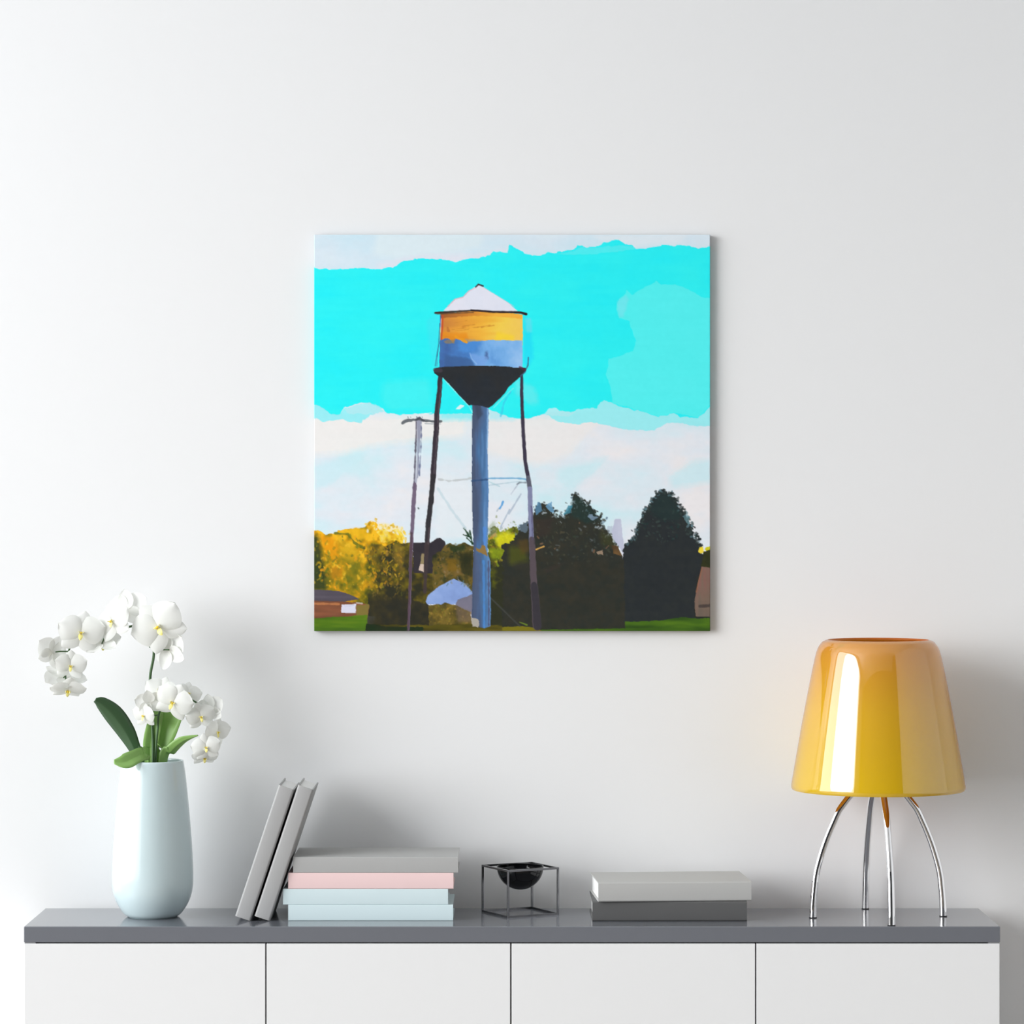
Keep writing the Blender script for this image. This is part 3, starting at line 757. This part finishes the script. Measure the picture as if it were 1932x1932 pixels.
def build_canvas(NX=620):
    colors = np.clip(paint_canvas(NX) * CANVAS_GAIN, 0, .97)
    yf = WALL_Y - .013
    a, b = P(592.7, 443, yf), P(1339.7, 1190.5, yf)
    cx, cz = (a.x + b.x) / 2, (a.z + b.z) / 2
    w, h = (b.x - a.x), (a.z - b.z)
    g = (np.arange(NX) / (NX - 1)) - .5
    GX, GZ = np.meshgrid(g * w, -g * h)
    front = np.stack([GX, np.full_like(GX, -.013), GZ], -1).reshape(-1, 3)
    idx = np.arange(NX * NX).reshape(NX, NX)
    q = np.stack([idx[:-1, :-1], idx[1:, :-1], idx[1:, 1:], idx[:-1, 1:]], -1).reshape(-1, 4)
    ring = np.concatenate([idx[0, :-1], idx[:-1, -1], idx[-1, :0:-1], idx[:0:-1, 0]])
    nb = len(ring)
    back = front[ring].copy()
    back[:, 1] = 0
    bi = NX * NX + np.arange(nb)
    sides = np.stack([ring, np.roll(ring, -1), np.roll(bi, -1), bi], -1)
    verts = np.concatenate([front, back])
    cols = np.concatenate([colors.reshape(-1, 3), np.full((nb, 3), .12)])  # sides coloured dark to cut light bounced onto the wall and darken the edge
    quads = np.concatenate([q, sides])
    me = bpy.data.meshes.new('canvas_print')
    me.vertices.add(len(verts))
    me.vertices.foreach_set('co', verts.astype(np.float32).ravel())
    nl = quads.size + nb
    me.loops.add(nl)
    me.loops.foreach_set('vertex_index', np.concatenate([quads.ravel(), bi]).astype(np.int32))
    me.polygons.add(len(quads) + 1)
    me.polygons.foreach_set('loop_start', (np.arange(len(quads) + 1) * 4).astype(np.int32))
    me.update(calc_edges=True)
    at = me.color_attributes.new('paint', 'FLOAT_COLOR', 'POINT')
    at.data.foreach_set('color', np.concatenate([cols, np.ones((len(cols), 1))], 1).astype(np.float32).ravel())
    me.validate()
    m = material('printed_canvas', (.5, .5, .5), 0.85, spec=0.0)
    nt = m.node_tree
    an = nt.nodes.new('ShaderNodeAttribute')
    an.attribute_name = 'paint'
    nt.links.new(an.outputs['Color'], nt.nodes['Principled BSDF'].inputs['Base Color'])
    me.materials.append(m)
    o = bpy.data.objects.new('canvas_print', me)
    o.location = (cx, WALL_Y, cz)
    COL.objects.link(o)
    tag(o, 'square unframed canvas print of a water tower under a cyan sky on the wall', 'picture')
CANVAS_GAIN = 0.97
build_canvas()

# ------------------------------------------------------------------ vase
def build_vase():
    u = .000891
    out = [(44, 1729.6), (50, 1727), (57, 1720), (67, 1704), (74, 1684), (76.5, 1657), (74.3, 1598), (68.5, 1526), (62.5, 1467), (58, 1436)]
    prof = [(r * u, (1729.6 - p) * u) for r, p in out]
    sm = [tuple(p) for p in catmull(prof, 8)]
    t = .0028
    inner = [(max(r - t, .001), z) for r, z in sm if z > .012]
    lip = [(sm[-1][0] - t * .25, sm[-1][1] + .0008), (sm[-1][0] - t * .75, sm[-1][1] + .0008)]
    full = [(0, .0008), (.036, .0008), (.040, 0)] + sm + lip + inner[::-1] + [(.03, .006), (0, .006)]
    bm = new_bm()
    lathe(bm, full, 96)
    o = mesh_obj('vase', bm, M_vase, smooth=True, angle=50)
    o.location = ((288 - 966) * u, -.109, TABLE_Z)
    tag(o, 'tall pale blue glazed vase holding the orchid on the sideboard', 'vase')
    return o
build_vase()

# ------------------------------------------------------------------ orchid
OY = -.109
def Q(u, v, dy=0.0):
    """orchid close-up coordinates -> world"""
    return P(40 + u / 4.6, 1090 + v / 4.6, OY + dy)

def leaf(parent, pts, widths, mat, side=None, fold=.25, name='leaf'):
    """pts world axis, widths half widths; side = direction the blade spreads in"""
    ax = catmull([tuple(p) for p in pts], 8)
    ws = catmull([(w,) for w in widths], 8)
    n = len(ax)
    bm = new_bm()
    cols = (-1, -.6, -.25, -.05, .05, .25, .6, 1)
    rows = []
    for i in range(n):
        p = Vector(ax[i])
        t = (Vector(ax[min(i + 1, n - 1)]) - Vector(ax[max(i - 1, 0)])).normalized()
        s = Vector(side(i / (n - 1)) if callable(side) else side)
        s = (s - t * s.dot(t)).normalized()
        nn = s.cross(t)
        w = max(float(ws[i][0]), .0004)
        rows.append([bm.verts.new(p + s * (c * w) + nn * ((abs(c) ** 1.5) * w * fold - (.0007 if abs(c) < .1 else 0))) for c in cols])
    for a, b in zip(rows, rows[1:]):
        for k in range(len(cols) - 1):
            bm.faces.new((a[k], a[k + 1], b[k + 1], b[k]))
    o = mesh_obj(name, bm, mat, smooth=True)
    so = o.modifiers.new('thickness', 'SOLIDIFY')
    so.thickness = .0012
    so.offset = 0
    o.parent = parent
    o.matrix_parent_inverse = parent.matrix_world.inverted()
    return o

def tepal(bm, ang, L, Wd, y0, cup, twist=0.0, tip=0.0, wave=0.0, sharp=.75):
    ca, sa = math.cos(ang), math.sin(ang)
    rows = []
    NT, NW = 12, 9
    for i in range(NT + 1):
        t = i / NT
        w = Wd * .5 * max(math.sin(math.pi * min(max(t, 0.0) ** sharp, 1)) ** .62 if 0 < t < 1 else 0, .035 if t < .5 else .02)
        row = []
        for k in range(NW):
            s = -1 + 2 * k / (NW - 1)
            a = t * L
            bb = s * w
            if t > .6:
                a -= (abs(s) ** 2) * 0.06 * L * (t - .6)
            y = y0 - cup * (math.sin(t * math.pi * .75)) + tip * t * t + (abs(s) ** 2) * w * .28 + wave * math.sin(5 * s + 6 * t) * t + twist * s * w
            row.append(bm.verts.new((a * ca - bb * sa, y, a * sa + bb * ca)))
        rows.append(row)
    for a, b in zip(rows, rows[1:]):
        for k in range(NW - 1):
            bm.faces.new((a[k], a[k + 1], b[k + 1], b[k]))

def flower_mesh(seed):
    r = random.Random(seed)
    bm = new_bm()
    j = lambda a: (r.random() - .5) * a
    R = math.radians
    tepal(bm, R(90 + j(12)), .50, .40, .03, .02 + j(.03), tip=.05 + j(.06), twist=j(.2))
    tepal(bm, R(222 + j(14)), .50, .38, .03, .02 + j(.03), tip=.05 + j(.06), twist=j(.2))
    tepal(bm, R(318 + j(14)), .50, .38, .03, .02 + j(.03), tip=.05 + j(.06), twist=j(.2))
    tepal(bm, R(20 + j(14)), .53, .60, -.005, .05, tip=.04 + j(.12), twist=j(.25), wave=.012, sharp=.85)
    tepal(bm, R(160 + j(14)), .53, .60, -.01, .05, tip=.04 + j(.12), twist=j(.25), wave=.012, sharp=.85)
    me = bpy.data.meshes.new('flower')
    bm.to_mesh(me)
    bm.free()
    for p in me.polygons:
        p.use_smooth = True
    me.materials.append(M_petal)
    return me

def lip_mesh():
    bm = new_bm()
    # two upright side lobes, a forward tongue and the small column
    for s in (-1, 1):
        vs = []
        for i in range(6):
            t = i / 5
            for k in range(4):
                q = k / 3
                vs.append(bm.verts.new((s * (.02 + .075 * t * (.6 + .4 * q)), -.03 - .10 * q * math.sin(math.pi * (.2 + .6 * t)), -.02 + .07 * math.sin(t * 2.2) - .02 * q)))
        for i in range(5):
            for k in range(3):
                a = i * 4 + k
                bm.faces.new((vs[a], vs[a + 1], vs[a + 5], vs[a + 4]))
    rows = []
    for i in range(9):
        t = i / 8
        w = .055 * math.sin(math.pi * (.12 + .80 * t)) + .004
        rows.append([bm.verts.new((s * w, -.03 - .11 * math.sin(t * 1.9) + abs(s) * .015, -.02 - .17 * t ** 1.3)) for s in (-1, -.4, .4, 1)])
    for a, b in zip(rows, rows[1:]):
        for k in range(3):
            bm.faces.new((a[k], a[k + 1], b[k + 1], b[k]))
    n0 = len(bm.faces)
    tube(bm, [(0, 0, 0), (0, -.04, .012), (0, -.085, .012), (0, -.105, .0)], [.018, .026, .024, .012], 10)
    bm.faces.ensure_lookup_table()
    for f in list(bm.faces)[n0:]:
        f.material_index = 1
    bmesh.ops.recalc_face_normals(bm, faces=bm.faces)
    me = bpy.data.meshes.new('lip')
    bm.to_mesh(me)
    bm.free()
    for p in me.polygons:
        p.use_smooth = True
    me.materials.append(M_lip)
    me.materials.append(M_throat)
    return me

def build_orchid():
    vx = (288 - 966) * .000891
    root = empty('orchid', (vx, OY, TABLE_Z + .007))
    tag(root, 'white orchid with two arching flower sprays and green leaves in the pale blue vase', 'orchid')
    bpy.context.view_layer.update()
    floor_z = TABLE_Z + .0072
    # stems
    def stem(pts, r0, r1, extra=()):
        bm = new_bm()
        c = catmull([tuple(p) for p in pts], 8)
        n = len(c)
        tube(bm, c, [r0 + (r1 - r0) * i / (n - 1) for i in range(n)], 12)
        for e in extra:
            cc = catmull([tuple(p) for p in e], 6)
            tube(bm, cc, .0011, 8)
        o = mesh_obj('stem', bm, M_stem, smooth=True)
        o.parent = root
        o.matrix_parent_inverse = root.matrix_world.inverted()
    stem([Vector((vx + .002, OY + .004, floor_z + .002)), Q(1146, 1640, .0), Q(1136, 1250, .004), Q(1118, 890, .008), Q(1150, 675, .006), Q(1140, 520, .004), Q(1060, 420, .01), Q(920, 428, .01), Q(715, 476, .008), Q(560, 520, .004), Q(430, 600, 0), Q(398, 720, -.002), Q(385, 860, -.004), Q(400, 960, -.004)], .0027, .0013,
         extra=[(Q(415, 640), Q(340, 640, -.006), Q(265, 650, -.008)), (Q(1110, 600, .002), Q(1200, 622, .0), Q(1285, 626, -.004)),
                (Q(925, 428, .01), Q(890, 385, .012), Q(870, 330, .016)), (Q(740, 470, .008), Q(718, 530, .004), Q(700, 572, 0)),
                (Q(1140, 520, .004), Q(1170, 460, .006), Q(1190, 430, .004)), (Q(560, 520, .004), Q(530, 500, .004), Q(518, 482, 0)),
                (Q(820, 450, .01), Q(800, 420, .008), Q(790, 385, .004)), (Q(400, 700), Q(415, 740), Q(432, 770)), (Q(385, 850, -.004), Q(375, 860, -.008), Q(368, 868, -.01))])
    stem([Vector((vx + .006, OY - .004, floor_z + .002)), Q(1166, 1640, -.006), Q(1186, 1300, -.008), Q(1196, 1180, -.008), Q(1240, 1105, -.004), Q(1340, 1030, .004), Q(1480, 1060, .008), Q(1590, 1150, .008), Q(1630, 1270, .004), Q(1640, 1370, .002), Q(1612, 1480, 0)], .0021, .0011,
         extra=[(Q(1640, 1200, .008), Q(1632, 1165, .004), Q(1625, 1160, -.004)), (Q(1196, 1190, -.008), Q(1150, 1195, -.004), Q(1132, 1185, 0)),
                (Q(1560, 1120, .008), Q(1560, 1180, .004), Q(1560, 1210, 0)), (Q(1635, 1330, .003), Q(1670, 1345, .004), Q(1700, 1345, .002)),
                (Q(1132, 1190, .003), Q(1105, 1140, .0), Q(1070, 1190, -.004))])
    # leaves
    L = leaf
    L(root, [Vector((vx - .002, OY + .004, floor_z + .08)), Q(1050, 1620, .004), Q(985, 1490, .002), Q(905, 1340, 0), Q(800, 1195, -.006), Q(700, 1095, -.012), Q(640, 1062, -.016)],
      [.007, .009, .0105, .0155, .0170, .0115, .004], M_leaf_dark, side=(-.80, .15, -.58), fold=.35)
    L(root, [Vector((vx + .0, OY - .01, floor_z + .10)), Q(1095, 1600, -.018), Q(1060, 1535, -.030), Q(985, 1560, -.048), Q(900, 1600, -.062), Q(805, 1600, -.068)],
      [.006, .009, .0115, .0125, .0135, .004], M_leaf, side=lambda t: (-.10 - .35 * t, .55 - .2 * t, .85 - .1 * t), fold=.25)
    L(root, [Vector((vx + .006, OY + .006, floor_z + .06)), Q(1158, 1600, .010), Q(1210, 1450, .012), Q(1275, 1290, .012), Q(1330, 1170, .016), Q(1370, 1080, .024)],
      [.008, .0105, .0165, .0200, .0185, .004], M_leaf, side=(.88, -.1, .42), fold=.30)
    L(root, [Vector((vx - .002, OY + .008, floor_z + .06)), Q(1120, 1600, .006), Q(1122, 1450, .004), Q(1150, 1300, .006), Q(1185, 1190, .010), Q(1225, 1110, .016)],
      [.008, .009, .0125, .0125, .0095, .003], M_leaf, side=(.95, .1, .05), fold=.35)
    L(root, [Vector((vx + .012, OY, floor_z + .06)), Q(1235, 1620, .004), Q(1300, 1505, -.002), Q(1385, 1425, -.010), Q(1460, 1390, -.014), Q(1535, 1368, -.018)],
      [.006, .0085, .0105, .0085, .0045, .001], M_leaf, side=(-.55, -.55, .6), fold=.3)
    L(root, [Vector((vx + .014, OY + .01, floor_z + .06)), Q(1212, 1630, .012), Q(1226, 1565, .016), Q(1242, 1552, .018)], [.003, .003, .002, .0006], M_leaf_dark, side=(1, 0, 0), fold=.2)
    # flowers: u, v, diameter (close-up px), yaw, pitch, roll in degrees, depth offset
    fl = [(1190, 430, 500, -10, 6, -38, -.016), (518, 482, 410, 10, -6, 8, -.012), (790, 385, 370, -30, -14, -22, -.006),
          (925, 285, 390, 160, 16, 12, .022), (705, 572, 330, 168, 42, 10, .004), (262, 650, 320, -138, -6, -20, -.010),
          (430, 768, 285, 6, 6, 4, -.012), (372, 868, 380, 20, 122, 0, .002), (405, 978, 320, 8, 50, 6, -.014), (1290, 626, 390, 146, -8, 24, .004),
          (1318, 1085, 360, -14, 10, 24, -.026), (1118, 1080, 260, 184, -24, 8, -.012), (1066, 1200, 240, -34, 8, 6, -.012),
          (1560, 1210, 265, 14, 4, -12, -.016), (1640, 1150, 290, 158, 10, 16, .004), (1700, 1342, 270, 42, 6, 8, -.006),
          (1605, 1475, 260, 4, 2, -6, -.018), (1592, 1565, 240, 12, 44, 0, -.008), (1450, 1010, 250, 30, -20, 14, .018), (1205, 985, 300, -12, -24, 14, -.006)]
    meshes = [flower_mesh(s) for s in range(7)]
    lm = lip_mesh()
    k = .000891 / 4.6
    inv = root.matrix_world.inverted()
    for i, (u, v, dm, yaw, pit, rol, dy) in enumerate(fl):
        f = bpy.data.objects.new('flower', meshes[i % 7])
        COL.objects.link(f)
        s = dm * k
        R3 = Matrix.Rotation(math.radians(yaw), 4, 'Z') @ Matrix.Rotation(math.radians(pit), 4, 'X') @ Matrix.Rotation(math.radians(rol), 4, 'Y')
        f.parent = root
        f.matrix_parent_inverse = inv
        f.matrix_basis = Matrix.Translation(Q(u, v, dy)) @ R3 @ Matrix.Scale(s, 4)
        lo = bpy.data.objects.new('lip', lm)
        COL.objects.link(lo)
        lo.parent = f
        lo.scale = (.82, .82, .82)
        lo['label'] = 'yellow lip'
    return root
build_orchid()

# ------------------------------------------------------------------ books
def book_meshes(L, Dp, T, cover_mat, rounded=.002):
    """spine on -y, length along x, thickness along z from 0"""
    b, s = .0022, .003
    r = rounded
    prof = []
    for k in range(5):
        a = math.pi / 2 * k / 4
        prof.append((r - r * math.sin(a), T - r + r * math.cos(a)))
    for k in range(5):
        a = math.pi / 2 * k / 4
        prof.append((r - r * math.cos(a), r - r * math.sin(a)))
    prof = [(Dp, T)] + prof + [(Dp, 0), (Dp, b), (s, b), (s, T - b), (Dp, T - b)]
    bm = new_bm()
    A = [bm.verts.new((-L / 2, y, z)) for y, z in prof]
    B = [bm.verts.new((L / 2, y, z)) for y, z in prof]
    n = len(prof)
    for i in range(n):
        bm.faces.new((A[i], A[(i + 1) % n], B[(i + 1) % n], B[i]))
    bm.faces.new(A)
    bm.faces.new(B[::-1])
    bm2 = new_bm()
    box(bm2, -L / 2 + .003, L / 2 - .003, s - .0003, Dp - .004, b - .0001, T - b + .0001)
    return bm, bm2

def book(L, Dp, T, mat, loc, rotz, label, group, matrix=None, rounded=.002):
    root = empty('book', loc, rotz)
    if matrix is not None:
        root.matrix_world = matrix
    tag(root, label, 'book', group)
    c, p = book_meshes(L, Dp, T, mat, rounded)
    mesh_obj('cover', c, mat, root, smooth=True, angle=35)
    mesh_obj('page_block', p, M_paper, root)['label'] = 'white pages'
    return root

def on_table_y(py):
    return F_PX * (CZ - TABLE_Z) / (py - 966) - D

def stack(items, y_front, group):
    z = TABLE_Z
    for (x0, x1, T, Dp, mat, rz, dy, label, rd) in items:
        k = (D + y_front + dy) / F_PX
        xa, xb = (x0 - 966) * k, (x1 - 966) * k
        book(xb - xa, Dp, T, mat, ((xa + xb) / 2, y_front + dy, z), math.radians(rz), label, group, rounded=rd)
        z += T + .0001

gs = 'flat stack of four books beside the leaning books'
stack([(543.7, 854.8, .0264, .150, M_blue, 0, 0, 'pale blue book at the bottom of the four-book stack', .0012),
       (534.0, 845.2, .0264, .150, M_blue, 0, 0, 'pale blue book directly under the pink book', .0012),
       (543.7, 855.5, .0264, .150, M_pink, 0, 0, 'pale pink book under the grey book in the four-book stack', .0012),
       (553.0, 864.2, .0264, .150, M_grey2, 0, 0, 'grey book on top of the four-book stack', .0012)], -.167, gs)
gs2 = 'flat pair of grey books between the black bowl and the lamp'
stack([(1117.6, 1409.5, .0328, .152, M_dark, .3, 0, 'dark grey book under a lighter one left of the yellow lamp', .003),
       (1128.4, 1418.6, .0325, .152, M_grey1, 3.6, -.001, 'light grey book lying on the dark grey book left of the yellow lamp', .003)], -.174, gs2)

def leaning():
    g = 'two grey books leaning on the four-book stack'
    lean = math.radians(18.4)
    T, L, Dp = .0268, .2295, .142
    yf = -.174
    k = (D + yf) / F_PX
    # upright book: length along +z, spine -y, thickness along x; then tilt towards +x about its lower right edge
    for (pxr, label) in ((472.5, 'left one of two grey books leaning on the stack'), (509.0, 'right one of two grey books leaning, touching the stack')):
        xr = (pxr - 966) * k
        base = Matrix(((0, 0, 1, -T), (0, 1, 0, 0), (1, 0, 0, L / 2), (0, 0, 0, 1)))   # local x->z, z->x
        base = Matrix(((0, 0, -1, 0), (0, 1, 0, 0), (1, 0, 0, L / 2), (0, 0, 0, 1)))
        m = Matrix.Translation((xr, yf, TABLE_Z + .0003)) @ Matrix.Rotation(lean, 4, 'Y') @ base
        book(L, Dp, T, M_lean, (0, 0, 0), 0, label, g, matrix=m, rounded=.0035)
leaning()

# ------------------------------------------------------------------ bowl in a cube frame
def build_bowl():
    ang = math.radians(27.2)
    s, H, r = .0945, .0800, .0016
    fx, fy = (958.6 - 966) * (D - .131) / F_PX, -.131
    root = empty('bowl_stand', (fx, fy, TABLE_Z), ang)
    tag(root, 'small glossy black bowl held in a thin black cube frame', 'bowl')
    bm = new_bm()
    for x in (0, s):
        for y in (0, s):
            box(bm, x - r, x + r, y - r, y + r, 0, H, .0003, 1)
    for z in (r, H - r):
        for c in (0, s):
            box(bm, r, s - r, c - r, c + r, z - r, z + r)
            box(bm, c - r, c + r, r, s - r, z - r, z + r)
    mesh_obj('frame', bm, M_rod, root)
    R, t = .0398, .0016
    prof = []
    n = 24
    for i in range(n + 1):
        a = math.pi / 2 * i / n
        prof.append((R * math.sin(a), -R * math.cos(a)))
    inn = [((R - t) * math.sin(math.pi / 2 * i / n), -(R - t) * math.cos(math.pi / 2 * i / n)) for i in range(n, -1, -1)]
    bm = new_bm()
    lathe(bm, prof + [(R - t * .5, .0006)] + inn, 64)
    # four short lugs reach the frame
    for k in range(4):
        a = k * math.pi / 2
        d = Vector((math.cos(a), math.sin(a), 0))
        tube(bm, [d * (R - .0005) + Vector((0, 0, -.0016)), d * (s / 2 - r + .0003) + Vector((0, 0, -.0016))], .0012, 8)
    o = mesh_obj('bowl', bm, M_black, root, smooth=True, angle=40)
    o.location = (s / 2, s / 2, H - .0003)
build_bowl()

# ------------------------------------------------------------------ lamp
def build_lamp():
    u = .000889
    base = 1730.6
    cy = -.1205
    root = empty('table_lamp', ((1657 - 966) * u, cy, TABLE_Z))
    tag(root, 'yellow glass table lamp on four curved chrome legs', 'lamp')
    outp = [(158.5, 1489.5), (161.5, 1490), (163.6, 1487), (163.5, 1481), (147.3, 1386.5), (129.2, 1290), (118.4, 1239), (113, 1222), (105.5, 1211.5), (99, 1208), (95, 1207)]
    sm = catmull(outp[3:9], 10)
    outer = outp[:3] + [tuple(p) for p in sm] + outp[9:]
    prof = [(r * u, (base - p) * u) for r, p in outer]
    t = .0035
    inner = []
    for i in range(len(prof) - 1, 2, -1):
        r, z = prof[i]
        if z > .395:
            f = min((z - .395) / .07, 1)
            inner.append((r - t * (1 - .5 * f), z - t * f * .9))
        else:
            inner.append((r - t, z))
    bm = new_bm()
    lathe(bm, prof + inner, 128, close=True)
    sh = mesh_obj('shade', bm, M_shade, root, smooth=True, angle=60)
    sh['label'] = 'glossy yellow shade'
    sh.data.materials.append(M_shade_in)
    zc = None
    for p in sh.data.polygons:
        c = p.center
        r = math.hypot(c.x, c.y)
        n = p.normal
        if (n.x * c.x + n.y * c.y) < 0 and r > .01:
            p.material_index = 1
    # legs
    legp = [(124.5, 0), (124, 20), (122.3, 47), (118.5, 80), (112.5, 105), (104.5, 131), (95.5, 155), (85, 179), (75.5, 199), (64, 215), (50, 232), (30, 250), (14, 258)]
    rot = math.radians(4.8)
    for k in range(4):
        a = rot + k * math.pi / 2
        d = Vector((math.cos(a), math.sin(a), 0))
        pts = catmull([((r * u), z * u + .0012) for r, z in legp], 6)
        bm = new_bm()
        tube(bm, [d * p[0] + Vector((0, 0, p[1])) for p in pts], [.0062 - .0008 * i / len(pts) for i in range(len(pts))], 24)
        lg = mesh_obj('leg', bm, M_chrome, root, smooth=True, angle=50)
        lg['label'] = 'chrome leg'
        bm = new_bm()
        lathe(bm, [(0, 0), (.0061, 0), (.0066, .0006), (.0066, .0016), (0, .0018)], 24)
        f = mesh_obj('foot', bm, M_rubber, lg, smooth=True, angle=40)
        f.location = d * (124.5 * u)
    # centre hub, spider ring arms that carry the shade
    bm = new_bm()
    lathe(bm, [(0, 246 * u), (.015, 246 * u), (.017, 250 * u), (.017, 272 * u), (.013, 276 * u), (.013, 300 * u), (0, 302 * u)], 32)
    for k in range(3):
        a = math.radians(40 + 120 * k)
        d = Vector((math.cos(a), math.sin(a), 0))
        tube(bm, [d * .012 + Vector((0, 0, 270 * u)), d * (.1475 * .97 * .94) + Vector((0, 0, 270 * u))], .002, 8)
    mesh_obj('hub', bm, M_chrome, root, smooth=True, angle=40)
build_lamp()
